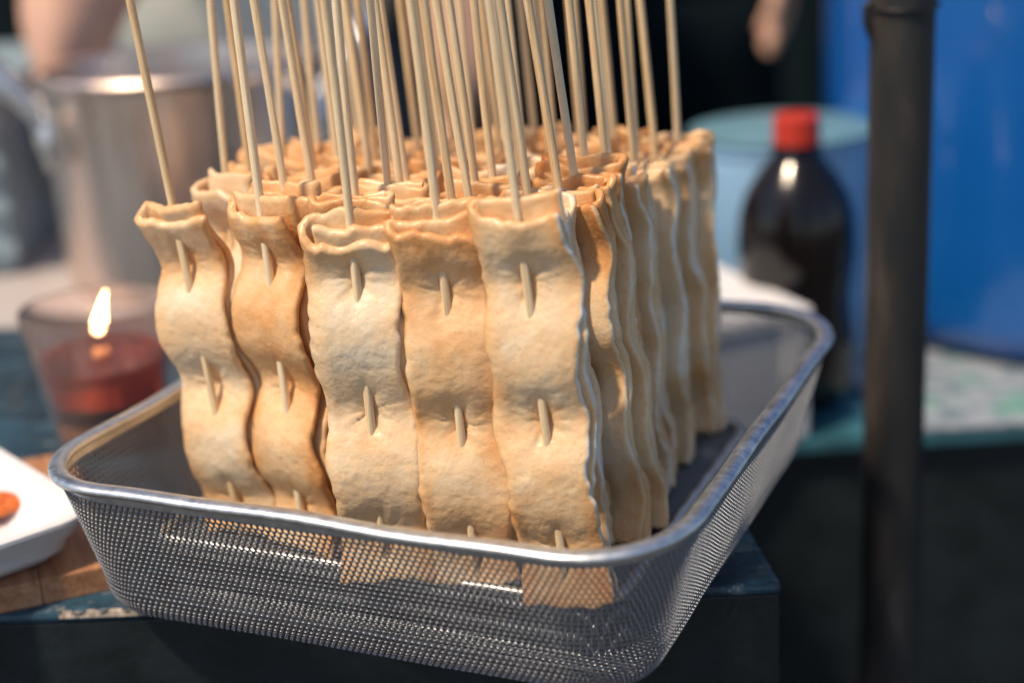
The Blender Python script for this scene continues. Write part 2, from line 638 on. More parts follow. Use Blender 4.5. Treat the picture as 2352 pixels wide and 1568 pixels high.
# rim: rolled flattened tube + solid band
ns = 260
sarr = np.arange(ns) / ns * LT
rp = []
for k in range(14):
    th = 2 * PI * k / 14
    rp.append((.0004 + .0039 * math.cos(th), .0022 * math.copysign(abs(math.sin(th)) ** .8, math.sin(th))))
V = []
for s_ in sarr:
    zz = RIMZ - .0004 + .0005 * math.sin(s_ * 31) + .0004 * math.sin(s_ * 77 + 1)
    for (a, b_) in rp:
        P, _ = rim_pts(np.array([a + .0006 * math.sin(s_ * 23)]), np.array([s_]))
        V.append((P[0, 0], P[0, 1], zz + b_))
nk = len(rp)
Fc = [(i * nk + k, i * nk + (k + 1) % nk, ((i + 1) % ns) * nk + (k + 1) % nk, ((i + 1) % ns) * nk + k) for i in range(ns) for k in range(nk)]
mesh_obj('rim', V, Fc, MS, bk)
bp = [(.0002, RIMZ - .0015), (.0010, RIMZ - .0056), (.0020, RIMZ - .0056), (.0014, RIMZ - .0015)]
V = []
for s_ in sarr:
    for (a, z_) in bp:
        P, _ = rim_pts(np.array([a]), np.array([s_]))
        V.append((P[0, 0], P[0, 1], z_))
Fc = [(i * 4 + k, i * 4 + k + 1, ((i + 1) % ns) * 4 + k + 1, ((i + 1) % ns) * 4 + k) for i in range(ns) for k in range(3)]
mesh_obj('solid_band', V, Fc, MS, bk, sharp=40)

# ---------------------------------------------------------------- fish cake skewers
BASEZ = .0045


def cake_mesh(h, w, layers, side, gap, amp, seed, zp, period=.0535, nx=14, nv=64, t=.0028, openk=.9, tops=None, bottoms=None, dimple=True, pale=0., edge=.0022, phasex=0., wrinkle=1., cut=.35, yoff=0., lip=.22):
    rs = np.random.RandomState(seed)
    NL = len(layers)
    if tops is None: tops = [-.004 + .004 * i / max(1, NL - 1) + rs.uniform(-.002, .002) for i in range(NL)]
    X, Ly, Tp, Li = [], [], [], []
    s = side
    for k in range(NL):
        r0 = .0 if k == 0 else .5 * abs(layers[k] - layers[k - 1]) * gap
        r1 = .0 if k == NL - 1 else .5 * abs(layers[k + 1] - layers[k]) * gap
        wk = w * (1 if k < NL - 1 or NL < 3 else rs.uniform(.55, .9))
        xa = s * (w / 2 - r0); xb = -s * (wk / 2 - r1) if k == NL - 1 else -s * (w / 2 - r1)
        n_ = nx if k == 0 else max(6, int(nx * .6))
        for q in range(n_ + 1):
            f = q / n_
            X.append(xa + (xb - xa) * f); Ly.append(layers[k]); Tp.append(tops[k]); Li.append(k)
        if k < NL - 1:
            for q in range(1, 5):
                th = PI * q / 5
                f = (1 - math.cos(th)) / 2
                X.append(-s * (w / 2 - r1 + r1 * math.sin(th))); Ly.append(layers[k] + (layers[k + 1] - layers[k]) * f)
                Tp.append(tops[k] * (1 - f) + tops[k + 1] * f + .001 * math.sin(th)); Li.append(k + f)
        s = -s
    X, Ly, Tp, Li = map(np.array, (X, Ly, Tp, Li))
    N = len(X)
    ds = np.hypot(np.diff(X), np.diff(Ly * gap)); S = np.concatenate([[0], np.cumsum(ds)])
    mean = (min(layers) + max(layers)) / 2
    vv = np.linspace(0, 1, nv)
    vv = vv + .03 * np.sin(2 * PI * vv) / (2 * PI)
    top = h + Tp + .0026 * vn(S * 95, seed * .7, 0, 11) + .0009 * vn(S * 330, seed * .7, 0, 12)
    bot = .001 + .0012 * vn(S * 120, seed, 0, 13) + .0007 * vn(S * 420, seed, 0, 14) + (rs.uniform(-.002, .002) + .001)
    Z = bot[None] + (top - bot)[None] * vv[:, None]
    Xg = np.broadcast_to(X, Z.shape).copy(); Lg = np.broadcast_to(Ly, Z.shape); Lig = np.broadcast_to(Li, Z.shape)
    # width changes and edge scallops
    Xg = Xg * (1 + .05 * vn(Z * 45, seed, 0, 21) + .05 * np.cos(2 * PI * (Z - zp) / period + 1) * rs.uniform(-.5, 1))
    en = edge * vn(Z * 55, Lig * 1.7, seed, 22) * 1.0 + .0006 * vn(Z * 260, Lig * 1.7, seed, 23)
    Xg = Xg + en * (np.abs(X) / (w / 2)) ** 1.5 * np.sign(X) + .0012 * vn(Z * 30, seed, 3, 24)
    tz = np.clip((Z - (h - .032)) / .032, 0, 1); tz = tz * tz
    g_ = gap * (1 + openk * tz * (1 + .5 * vn(X[None] * 60, seed, 0, 25)))
    Yg = (Lg - mean) * g_
    ph = 2 * PI * (Z - zp) / period + phasex * Xg / w
    fade = 1 - .75 * tz
    Yg = Yg + yoff - (yoff * 1.9) * tz + amp * np.cos(ph) * fade + .14 * amp * np.cos(2 * ph) * fade
    Yg = Yg + .0013 * vn(Xg * 45, Z * 45, Lig * .6 + seed, 26) + .0003 * wrinkle * vn(Xg * 110, Z * 120, Lig + seed, 27) + .00016 * wrinkle * vn(Xg * 330, Z * 400, Lig + seed, 28)
    Yg = Yg + .0022 * tz * vn(Xg * 90, seed, Lig * .8, 29)
    pierce = []
    if dimple:
        zc = zp
        while zc > .01:
            if zc < h - .012: pierce.append(zc)
            zc -= period
    dimp = 0
    for zc in pierce:
        dd = np.exp(-((Xg / .0042) ** 2 + ((Z - zc) / .0105) ** 2))
        Yg = Yg + .0027 * dd
        rad = np.hypot(Xg, (Z - zc) * .8)
        an = np.arctan2(Z - zc, Xg)
        Yg = Yg + .0007 * vn(np.cos(an) * 2.6, np.sin(an) * 6.5, rad * 60 + seed * 1.3 + zc * 90, 51) * np.exp(-((rad - .005) / .0055) ** 2) * (np.abs(Lig) < .5)
        dimp = dimp + dd
    P = np.stack([Xg, Yg, Z], -1)
    Ti = np.gradient(P, axis=1); Tj = np.gradient(P, axis=0)
    Nn = np.cross(Ti, Tj); Nn /= (np.linalg.norm(Nn, axis=-1, keepdims=True) + 1e-12)
    tt = (t * (1 + .14 * vn(Xg * 70, Z * 60, seed, 31)) * (1 + lip * np.exp(-((top[None] - Z) / .0032) ** 2)))[..., None]
    A = P + Nn * tt / 2; B = P - Nn * tt / 2
    dirs = Ti / (np.linalg.norm(Ti, axis=-1, keepdims=True) + 1e-12)
    e0 = P[:, :1] - dirs[:, :1] * t * .45; e1 = P[:, -1:] + dirs[:, -1:] * t * .45
    q0a = A[:, :1] * .82 + B[:, :1] * .18 - dirs[:, :1] * t * .3; q0b = B[:, :1] * .82 + A[:, :1] * .18 - dirs[:, :1] * t * .3
    q1a = A[:, -1:] * .82 + B[:, -1:] * .18 + dirs[:, -1:] * t * .3; q1b = B[:, -1:] * .82 + A[:, -1:] * .18 + dirs[:, -1:] * t * .3
    ring = np.concatenate([q0a, A, q1a, e1, q1b, B[:, ::-1], q0b, e0], 1)      # nv x M
    M = ring.shape[1]
    mid = np.concatenate([P[:, :1], P, P[:, -1:], P[:, -1:], P[:, -1:], P[:, ::-1], P[:, :1], P[:, :1]], 1)
    up = np.array([0, 0, 1.0])
    rowsl = [ring[0] * .45 + mid[0] * .55 - up * t * .38, ring[0] * .85 + mid[0] * .15 - up * t * .22] + [ring[j] for j in range(nv)] + \
            [ring[-1] * .84 + mid[-1] * .16 + up * t * .30, ring[-1] * .48 + mid[-1] * .52 + up * t * .52]
    G = np.stack(rowsl)
    nr = len(rowsl)
    V = G.reshape(-1, 3)
    j, i = np.meshgrid(np.arange(nr - 1), np.arange(M), indexing='ij')
    i2 = (i + 1) % M
    F = np.stack([j * M + i, j * M + i2, (j + 1) * M + i2, (j + 1) * M + i], -1).reshape(-1, 4)
    # closing strips: front index a = 1+i, back index b = M-1-1-i  (ring: q0a,A(N),q1a,e1,q1b,B(N),q0b,e0)
    ca = []
    base0, base1 = 0, (nr - 1) * M
    fi = np.arange(N - 1)
    fa, fb = 1 + fi, 1 + fi + 1
    ba, bb = (N + 4) + (N - 1 - fi), (N + 4) + (N - 2 - fi)
    ca.append(np.stack([base1 + fa, base1 + fb, base1 + bb, base1 + ba], -1))
    ca.append(np.stack([base0 + fa, base0 + ba, base0 + bb, base0 + fb], -1))
    q = [[0, 1, N + 4 + N - 1, 2 * N + 4]]
    q2 = [[N, N + 1, N + 3, N + 4]]
    for bse in (base0, base1):
        for w4 in (q[0], q2[0]):
            ca.append(np.array([[bse + w4[0], bse + w4[1], bse + w4[2], bse + w4[3]]]))
    F = np.concatenate([F] + ca)
    # toasted skin towards folds and free edges, pale inner layers
    ex = np.clip((np.abs(Xg) / (w / 2) - .62) / .38, 0, 1)
    zt = np.clip((Z - (h - .028)) / .028, 0, 1)
    toast = .36 * ex * (.6 + .5 * vn(Z * 30, Lig, seed, 41)) + .62 * zt * (.75 + .5 * vn(Xg * 50, Z * 60, seed, 42)) + .25 * np.clip(dimp, 0, 1)
    toast = toast + .28 * vn(Xg * 28, Z * 22, seed + Lig * .3, 43)
    lp = np.array([rs.uniform(-.1, 1.1) if kk else 0 for kk in range(NL + 1)])
    palev = pale + np.interp(Li, np.arange(NL + 1), lp) * .5
    palev = np.broadcast_to(palev, Z.shape)

    ck = np.clip(cut * (.85 + .5 * vn(Z[:, :1] * 170, seed, 1, 44)), 0, 1)

    def ringv(a, endv):
        r_ = np.concatenate([a[:, :1], a, a[:, -1:], a[:, -1:], a[:, -1:], a[:, ::-1], a[:, :1], a[:, :1]], 1).copy()
        r_[:, [0, N + 1, N + 2, N + 3, 2 * N + 4, 2 * N + 5 - (1 if r_.shape[1] < 2 * N + 6 else 0)]] = (r_[:, [0, N + 1, N + 2, N + 3, 2 * N + 4, r_.shape[1] - 1]] * (1 - ck) + endv * ck)
        return np.concatenate([r_[:1], r_[:1], r_, r_[-1:], r_[-1:]], 0).reshape(-1)
    return V, F, dict(toast=ringv(toast, -.1), pale=ringv(palev, 1.25))


def skewer_mesh(seed, L=.315, r=.0016, z0=-.003):
    rs = np.random.RandomState(seed + 500)
    zs = np.concatenate([[z0, z0 + .0015, z0 + .004, z0 + .008, z0 + .013], np.linspace(z0 + .03, L, 16)])
    rr = r * np.array([.12, .35, .62, .88, 1.0] + [1.0 + rs.uniform(-.03, .03) for _ in range(16)])
    bx, by = rs.uniform(-.0025, .0025), rs.uniform(-.002, .002)
    seg = 14
    k = np.arange(seg); th = 2 * PI * k / seg
    sq = 1 + .05 * np.cos(4 * th + rs.uniform(0, 6)) + .03 * rs.uniform(-1, 1, seg)
    V = []
    for z, q in zip(zs, rr):
        f = np.clip((z - .14) / .17, 0, 1) ** 2
        V.append(np.stack([q * sq * np.cos(th) + bx * f * 2, q * sq * np.sin(th) + by * f * 2, np.full(seg, z)], -1))
    V = np.concatenate(V)
    F = []
    n = len(zs)
    for i in range(n - 1):
        for a in range(seg):
            b_ = (a + 1) % seg
            F.append((i * seg + a, i * seg + b_, (i + 1) * seg + b_, (i + 1) * seg + a))
    F.append(tuple(range(seg))[::-1]); F.append(tuple((n - 1) * seg + a for a in range(seg)))
    return V, F


GROUP = 'fish cake skewers standing in the basket'


def skewer_thing(label, x, y, yaw, lean, leany, h, kw, seed, rs=.00172):
    t = thing('fish_cake_skewer', label, 'fish cake skewer', (x, y, BASEZ), 0, GROUP)
    # lean: shear-free rotation about Y (world x lean) and X
    Mx = Matrix.Rotation(math.atan(lean), 4, 'Y') @ Matrix.Rotation(-math.atan(leany), 4, 'X') @ Matrix.Rotation(yaw, 4, 'Z')
    t.rotation_euler = Mx.to_euler()
    V, F, at_ = cake_mesh(h=h, seed=seed, **kw)
    mesh_obj('folded_fish_cake', V, F, MC, t, attrs=at_)
    V, F = skewer_mesh(seed, r=rs)
    mesh_obj('bamboo_stick', V, F, MB, t, sharp=60)
    return t


HI = dict(nx=34, nv=150, yoff=.0020)
# front row (x, y, yaw, lean x, lean y, height, options)
skewer_thing('oblique wavy fish cake skewer at the left end of the front row', -.1235, .6119, R(-30), -.0854, .03, .146,
             dict(w=.0355, layers=[0, 1.5], side=1, gap=.0036, amp=.0038, zp=.122, openk=-.40, t=.0033, cut=0., tops=[-.0050, .001], pale=.30, **HI), 1)
skewer_thing('narrow wavy fish cake skewer with browned edges, second from left in the front row', -.0935, .5935, R(-38), -.023, .02, .150,
             dict(w=.0355, layers=[0, 1.8], side=1, gap=.0037, amp=.0044, zp=.126, openk=-.48, t=.0033, cut=0., tops=[-.0050, .002], pale=.12, **{**HI, 'yoff': .0014}), 2)
skewer_thing('palest fish cake skewer with a curled open top, middle of the front row', -.0563, .5568, R(-7), -.0109, .012, .150,
             dict(w=.0335, layers=[0, 2.3, 1.15], side=1, gap=.0034, t=.0032, amp=.0029, zp=.127, openk=.12, tops=[-.0085, .001, -.003], pale=.42, edge=.0026, **HI), 3)
skewer_thing('flat golden fish cake skewer between the palest and the tallest of the front row', -.0196, .549, R(-10), -.0354, .015, .152,
             dict(w=.0325, layers=[0, 1, 2], side=1, gap=.0034, t=.0032, amp=.0028, zp=.122, openk=.1, tops=[-.0075, -.002, .001], pale=.02, edge=.0026, **HI), 4)
skewer_thing('tall fish cake skewer at the right end of the front row, above the basket corner', .0155, .5303, R(-15), -.0694, .02, .158,
             dict(w=.0322, layers=[0, 1.05], side=1, cut=1.0, gap=.0036, t=.0032, amp=.0031, zp=.1285, openk=-.12, tops=[-.0055, .001], pale=.12, edge=.0026, **{**HI, 'yoff': .0009}), 5)

ORD = ['first', 'second', 'third', 'fourth', 'fifth', 'sixth', 'seventh', 'eighth', 'ninth', 'tenth', 'eleventh', 'twelfth']
COLN = ['leftmost column', 'second column from the left', 'middle column', 'second column from the right', 'rightmost column']


def T(u, n):
    p = O2 + U2 * u + N2 * n
    return p[0], p[1]


# top positions (u along the front, n towards the back) of the skewers behind the front row, and their lean
tops = {
    0: [(-.2345, .1165, .014), (-.2335, .134, -.03), (-.2420, .1753, .05), (-.236, .197, .0), (-.238, .217, -.02), (-.236, .237, -.03)],
    1: [(-.1900, .0930, -.05), (-.1875, .1105, -.072), (-.197, .128, -.04), (-.195, .146, -.03), (-.190, .164, -.05), (-.196, .182, -.02), (-.198, .200, -.03), (-.193, .219, -.05), (-.197, .238, -.02), (-.193, .255, -.05)],
    2: [(-.1500, .0810, -.021), (-.1435, .0965, -.018), (-.1480, .1150, -.046), (-.155, .133, -.06), (-.149, .151, -.05), (-.156, .169, -.02), (-.152, .187, -.05), (-.157, .206, -.03), (-.153, .226, -.06), (-.158, .246, -.03), (-.150, .262, -.05)],
    3: [(-.1060, .0780, -.07), (-.1070, .0945, -.106), (-.112, .112, -.06), (-.1145, .1340, -.058), (-.110, .152, -.07), (-.116, .170, -.04), (-.111, .189, -.05), (-.117, .208, -.03), (-.112, .228, -.04), (-.118, .248, -.02), (-.108, .262, -.05)],
    4: [(-.0790, .0996, -.07), (-.0710, .1120, -.105), (-.0695, .1260, -.110), (-.0720, .1440, -.04), (-.071, .165, -.05), (-.0735, .184, -.063), (-.069, .203, -.05), (-.0745, .222, -.03), (-.0720, .2400, -.064), (-.0640, .2520, -.015)],
}
LAYS = [[0, 1, 2], [0, 2.3, 1.2], [0, 1.2], [0, 1, 2]]
seed = 20
for c in range(5):
    for k, (u_, n_, ln) in enumerate(tops[c]):
        seed += 1
        rs_ = random.Random(seed)
        if c == 4: u_ -= .005 if k < 5 else .008
        X, Y = T(u_, n_)
        h = .150 + rs_.uniform(-.005, .006)
        if n_ > .15: h -= .004 + .004 * min(1, (n_ - .15) / .06)
        if c == 0 and k < 2: h = .149
        lny = rs_.uniform(-.01, .03)
        bx_ = X - ln * .15; by_ = Y - lny * .15
        # keep the foot off the neighbouring column
        yaw = YAW + R(rs_.uniform(-3, 3) if c == 4 else rs_.uniform(-8, 10)) + (R(-12) if c < 2 else 0)
        far = n_ > .15
        lay = LAYS[rs_.randrange(4)]
        near_edge = c == 4
        if c == 0: lay = {0: [0, 3, 1.5], 2: [0, 1]}.get(k, lay)
        if near_edge: lay = [0, 1, 2, 3] if k else [0, 1, 2]
        kw = dict(w=rs_.uniform(.0315, .035), layers=lay, side=1 if near_edge else rs_.choice([-1, 1]), gap=.0030, amp=rs_.uniform(.0030, .0042),
                  zp=.124 + rs_.uniform(-.003, .004), openk=rs_.uniform(0, .5) if near_edge else rs_.uniform(-.15, .45), pale=rs_.uniform(-.1, .35) + (.3 if c == 4 and k in (0, 4, 6) else 0), cut=(1.0 if k not in (1, 2) else .4) if near_edge else .2,
                  edge=.0014 if near_edge else .0022, dimple=True,
                  nx=12 if far else 18, nv=(70 if near_edge else 48) if far else 84)
        if c == 0 and k == 0: kw['w'] = .0300; kw['openk'] = 1.3; kw['pale'] = .45
        if c == 0 and k == 2: kw['w'] = .0430; kw['openk'] = .1
        lab = 'fish cake skewer, %s behind the front row in the %s' % (ORD[k], COLN[c])
        if c == 4 and k == len(tops[4]) - 1: lab = 'farthest fish cake skewer on the right side, nearest the back basket corner'
        skewer_thing(lab, bx_, by_, yaw, ln, lny, h, kw, seed)

# ---------------------------------------------------------------- candle in a glass
cp = at(240, 1020, z=FLOORZ)
cc = thing('candle_glass', 'lit candle floating in a clear glass of red and brown oil beside the basket', 'candle', (cp.x + .004, cp.y + .006, FLOORZ))
H_ = .077
MGL = m_glass('clear_glass', col=(.95, .84, .82), rough=.10, ior=1.15)
MGL.node_tree.nodes['Principled BSDF'].inputs['Transmission Weight'].default_value = .92
pr = [(.0, .0), (.0275, .0), (.0285, .002), (.0405, H_), (.0397, H_ + .0012), (.0388, H_), (.0268, .0045), (.0, .0045)]
lathe('glass_cup', pr, MGL, cc, seg=72)
b = NB('red_oil'); b.p.inputs['Base Color'].default_value = (.80, .11, .02, 1)
b.p.inputs['Transmission Weight'].default_value = .96; b.p.inputs['Roughness'].default_value = .08; b.p.inputs['IOR'].default_value = 1.35
lathe('red_oil', [(0, .0285), (.0307, .0285), (.0334, .0480), (.0330, .0485), (0, .0483)], b.m, cc, seg=64)
V_ = []
lathe('dark_sediment', [(0, .0185), (.0290, .0185), (.0304, .0282), (0, .0282)], simple('dark_sediment', (.03, .010, .006), .4, 0, 120, .5), cc, seg=64)
lathe('tan_wax', [(0, .0050), (.0267, .0050), (.0288, .0182), (0, .0182)], simple('tan_wax', (.50, .24, .09), .45, 0, 60, .2), cc, seg=64)
lathe('candle_float', [(0, .0462), (.0045, .0462), (.0050, .0500), (.0040, .0515), (0, .051)], simple('candle_wax', (.72, .34, .16), .5, 0, 60, .1), cc, seg=32)
tube('wick', [(0, 0, .046), (.0003, 0, .052), (.001, 0, .0605)], .0007, simple('burnt_wick', (.02, .015, .012), .9), cc, 8)
fp = [(0, .0575), (.0018, .0583), (.0032, .0603), (.0037, .0635), (.0033, .0680), (.0023, .0728), (.0014, .0775), (.0006, .0815), (0, .084)]
fl = lathe('flame', fp, m_emit('flame', (1.0, .60, .25), 22), cc, seg=24, sharp=180)
fme = fl.data
fl.location.z = .002
for v in fme.vertices:
    v.co.x += max(0, v.co.z - .0575) ** 1.5 * 1.7
fl.visible_shadow = True

# ---------------------------------------------------------------- chopping board, foam tray, food
_a = at(0, 1410, z=FLOORZ); _b = at(243, 1357, z=FLOORZ)
by = math.atan2(_b.y - _a.y, _b.x - _a.x)
_e = _b + (_b - _a).normalized() * .004
bd = thing('chopping_board', 'brown wooden chopping board under the white foam tray', 'chopping board', (_e.x, _e.y, FLOORZ), by)
nst = 9
xw = .0
rb = random.Random(4)
planks = []
widths = [.030, .033, .028, .034, .031, .029, .033, .030, .032]
for i, wd in enumerate(widths):
    o = box('plank', (-.0 - xw - wd, 0, 0), (-xw - .0003, .15, .0118 - .0002 * (i % 2)), MWOOD, bd, .0007)
    xw += wd
tz = FLOORZ + .0120
# foam tray: swept rounded rectangle with ribs
ty = R(40)
tcorner = at(193, 1175, z=tz + .022)


def rrect(hx, hy, r, n=8):
    out = []
    for i, (sx, sy) in enumerate([(1, -1), (1, 1), (-1, 1), (-1, -1)]):
        for k in range(n + 1):
            a = -PI / 2 + i * PI / 2 + k / n * PI / 2
            out.append((sx * (hx - r) + r * math.cos(a), sy * (hy - r) + r * math.sin(a)))
    return out


# tray local: size 0.13 (x) x 0.19 (y)
TRX, TRY = .062, .095
trayprof = [(.020, .0000), (.0165, .0004), (.0130, .0042), (.0108, .0048), (.0086, .0108), (.0062, .0116), (.0016, .0186), (.0000, .0205),
            (.0002, .0222), (.0014, .0228), (.0065, .0222), (.0080, .0205), (.0125, .0125), (.0132, .0118), (.0165, .0060), (.0175, .0052), (.0200, .0030), (.026, .0024)]
V, Fc = [], []
npt = None
for ins, z in trayprof:
    pts = rrect(TRX - ins, TRY - ins, max(.004, .019 - ins * .6))
    npt = len(pts)
    for (x, y) in pts:
        # the flange dips beside the corners as on foam trays
        dc = math.hypot(max(0, TRX - abs(x) - .03), max(0, TRY - abs(y) - .03))
        cornerness = max(0, 1 - dc / .012)
        dz = -.0030 * math.sin(PI * min(1, max(0, (dc) / .016))) * (z / .022) ** 2
        V.append((x, y, z + dz + (.0010 * (1 - cornerness)) * (z > .015)))
npr = len(trayprof)
for q in range(npr - 1):
    for i in range(npt):
        j = (i + 1) % npt
        Fc.append((q * npt + i, q * npt + j, (q + 1) * npt + j, (q + 1) * npt + i))
Fc.append(tuple(range(npt))[::-1])
Fc.append(tuple((npr - 1) * npt + i for i in range(npt)))
tr = thing('foam_tray', 'white foam food tray with fluted sides on the chopping board', 'tray')
tb = mesh_obj('tray_body', V, Fc, MFOAM, tr, sharp=18)
# ribs on the tray floor
V, Fc = [], []
Mt = Matrix.Rotation(ty, 4, 'Z')
loc_c = Mt @ Vector((TRX - .006, -TRY + .006, 0))
tr.location = (tcorner.x - loc_c.x, tcorner.y - loc_c.y, tz + .0004)
tr.rotation_euler = (0, 0, ty)
for q in range(5):
    x0 = -.034 + q * .017
    tube('rib', [(x0, -TRY + .028, .0020), (x0, TRY - .028, .0020)], .0022, MFOAM, tr, 10)
# orange food piece
fdp = at(5, 1172, z=tz + .008)
b = NB('orange_fried_food'); v_ = b.obj(); nz = b.noise(v_, 220, 5, .6)
b.l(b.ramp(nz, [(.3, (.45, .07, .012)), (.6, (.75, .19, .03)), (.8, (.85, .38, .08))]), b.p.inputs['Base Color']); b.p.inputs['Roughness'].default_value = .28
b.l(b.bump(nz, .8, .002), b.p.inputs['Normal'])
V, Fc = [], []
nu, nv_ = 28, 16
for i in range(nv_ + 1):
    th = PI * i / nv_
    for j in range(nu):
        a = 2 * PI * j / nu
        rr = 1 + .14 * math.sin(3 * a + 1) + .10 * math.sin(5 * a + 2 * th) + .06 * math.sin(9 * a + 3)
        V.append((.019 * rr * math.sin(th) * math.cos(a), .014 * rr * math.sin(th) * math.sin(a), .0055 + .0055 * math.cos(th) * (1 + .2 * math.sin(4 * a))))
for i in range(nv_):
    for j in range(nu):
        j2 = (j + 1) % nu
        Fc.append((i * nu + j, (i + 1) * nu + j, (i + 1) * nu + j2, i * nu + j2))
fd = mesh_obj('fried_food_piece', V, Fc, b.m)
fd.location = (fdp.x - .010, fdp.y, tz + .0052)
tag(fd, 'orange glazed piece of fried food lying in the white foam tray', 'food')

# ---------------------------------------------------------------- pot and white table behind
wt = thing('back_table', 'white topped table behind the counter, under the steel pot', 'table', (0, 0, GZ))
MWT = simple('white_laminate', (.50, .46, .45), .4, 0, 20, .06)
slab('table_top', [(-1.3, 1.012), (.02, 1.012), (.02, 1.55), (-1.3, 1.55)], FLOORZ - .025 - GZ, FLOORZ - GZ, MWT, wt, .003)
for (x, y) in ((-1.25, 1.06), (-.04, 1.06), (-1.25, 1.5), (-.04, 1.5)):
    box('leg', (x - .02, y - .02, 0), (x + .02, y + .02, FLOORZ - .0255 - GZ), MBLK, wt, .003)
pc_ = at(415, 150, Y=1.11)
PR_ = .0975
PH = pc_.z - FLOORZ
pot = thing('stock_pot', 'large stainless steel stock pot with a loop handle behind the candle', 'pot', (pc_.x - .003, 1.115, FLOORZ))
pp = [(0, 0), (PR_ - .006, 0), (PR_ - .001, .004), (PR_, .010), (PR_, PH - .006), (PR_ + .0048, PH - .004), (PR_ + .0058, PH), (PR_ + .004, PH + .003),
      (PR_ - .001, PH + .002), (PR_ - .0022, PH - .003), (PR_ - .0022, .006), (0, .005)]
lathe('pot_body', pp, MPOT, pot, seg=128)
lathe('broth', [(0, PH - .024), (PR_ - .0030, PH - .024), (PR_ - .0030, PH - .026), (0, PH - .026)], simple('dark_broth', (.03, .05, .06), .12, 0, 10, .1, .2, .002), pot, seg=64)


def handle(ang):
    ca, sa = math.cos(ang), math.sin(ang)
    tv = Vector((-sa, ca, 0)); rv = Vector((ca, sa, 0))
    pts = []
    for k in range(25):
        f = k / 24
        a = PI * f
        out = .042 * (math.sin(a) ** .6)
        pts.append(rv * (PR_ + .003 + out) + tv * (.042 * math.cos(a)) + Vector((0, 0, PH - .024 + out * 1.30)))
    h_ = tube('handle', pts, .0062, MS, pot, 14)
    for sgn in (-1, 1):
        cpt = rv * (PR_ + .0015) + tv * (.042 * sgn)
        V, F = tube_mesh([cpt + Vector((0, 0, PH - .058)), cpt + Vector((0, 0, PH - .041)), cpt + Vector((0, 0, PH - .018))], [.0045, .006, .0055], 12)
        mesh_obj('bracket', V, F, MS, h_)


handle(R(199))
handle(R(4))

# grey-blue crate left behind
def crate(name, label, lo, hi, loc, rz, col):
    t = thing(name, label, 'crate', loc, rz)
    mt = simple(name + '_plastic', col, .45, 0, 15, .1)
    box('shell', lo, hi, mt, t, .008)
    nz_ = 4
    for q in range(nz_):
        z = lo[2] + (hi[2] - lo[2]) * (q + .6) / nz_
        box('rib', (lo[0] - .004, lo[1] - .006, z - .006), (hi[0] + .004, lo[1] - .001, z + .006), mt, t, .002)
    box('lip', (lo[0] - .008, lo[1] - .010, hi[2] - .004), (hi[0] + .008, hi[1] + .010, hi[2] + .012), mt, t, .003)
    return t


crate('storage_crate', 'grey blue plastic crate on the white table left of the pot', (-.40, 0, 0), (0, .30, .135), (-.385, 1.165, FLOORZ + .0005), R(3), (.27, .37, .43))

# ---------------------------------------------------------------- rear right: table, foam box, bottle, tub, drum
RTZ = at(1770, 1022, Y=.93).z
rt = thing('side_table', 'dark table with teal painted top behind the steel post', 'table', (0, 0, GZ))
b = NB('printed_table_cloth'); v_ = b.obj(); nz = b.noise(v_, 22, 3, .5); n2 = b.noise(v_, 60, 4)
b.l(b.mix(b.ramp(nz, [(.55, 0), (.66, .8)]), b.ramp(n2, [(.38, (.14, .20, .24)), (.56, (.34, .38, .42))]), (.08, .33, .22)), b.p.inputs['Base Color'])
b.p.inputs['Roughness'].default_value = .5
MCLOTH = b.m
clth = slab('table_cloth', [(.245, .934), (1.3, .934), (1.3, 1.30), (.245, 1.30)], 0, .0035, MCLOTH, None, .001)
clth.location = (0, 0, RTZ + .0006)
tag(clth, 'pale patterned cloth with green marks lying on the side table under the blue drum', 'cloth')
slab('table_top', [(.02, .935), (1.3, .935), (1.3, 1.745), (.02, 1.745)], RTZ - .010 - GZ, RTZ - GZ, simple('teal_painted_top', (.035, .13, .17), .4, 0, 30, .4), rt, .002)
slab('front_panel', [(.03, .945), (1.29, .945), (1.29, 1.735), (.03, 1.735)], 0, RTZ - .0105 - GZ, MBLK, rt, .002)

fc = at(1860, 1006, z=RTZ)
fb = thing('foam_box', 'white foam box in front of the dark bottle', 'box', (fc.x, fc.y, RTZ + .0006), R(21))
hb_ = at(1860, 705, Y=fc.y).z - RTZ
box('box_body', (-.16, 0, 0), (0, .13, hb_ - .014), MFOAM, fb, .003)
box('lid', (-.162, -.002, hb_ - .0135), (.002, .132, hb_), MFOAM, fb, .004)

bt = thing('soda_bottle', 'dark cola bottle with a red screw cap behind the foam box', 'bottle', (at(1830, 500, Y=1.01).x, 1.01, RTZ + .0006))
zc_ = at(1835, 265, Y=1.01).z - RTZ
k_ = zc_ / .225
bpf = [(0, .003), (.018, .0), (.028, .004), (.0345, .014), (.0350, .03), (.0350, .06), (.0332, .075), (.0328, .09), (.0345, .104), (.0358, .118), (.0358, .134), (.0346, .150),
       (.0308, .166), (.0245, .180), (.0172, .191), (.0134, .198), (.0132, .206), (0, .206)]
MBT = NB('dark_cola_bottle'); MBT.p.inputs['Base Color'].default_value = (.006, .004, .004, 1); MBT.p.inputs['Roughness'].default_value = .17; MBT.p.inputs['Coat Weight'].default_value = .1
lathe('bottle_body', [(r * 1.12, z * k_) for r, z in bpf], MBT.m, bt, seg=64, sharp=180)
cap = [(0, .2255), (.0125, .2255), (.0146, .2235), (.0150, .2040), (.0136, .2030), (.0134, .2040)]
lathe('cap', [(r * 1.05, z * k_) for r, z in cap], simple('red_plastic', (.50, .035, .018), .4, 0, 30, .05), bt, seg=48)
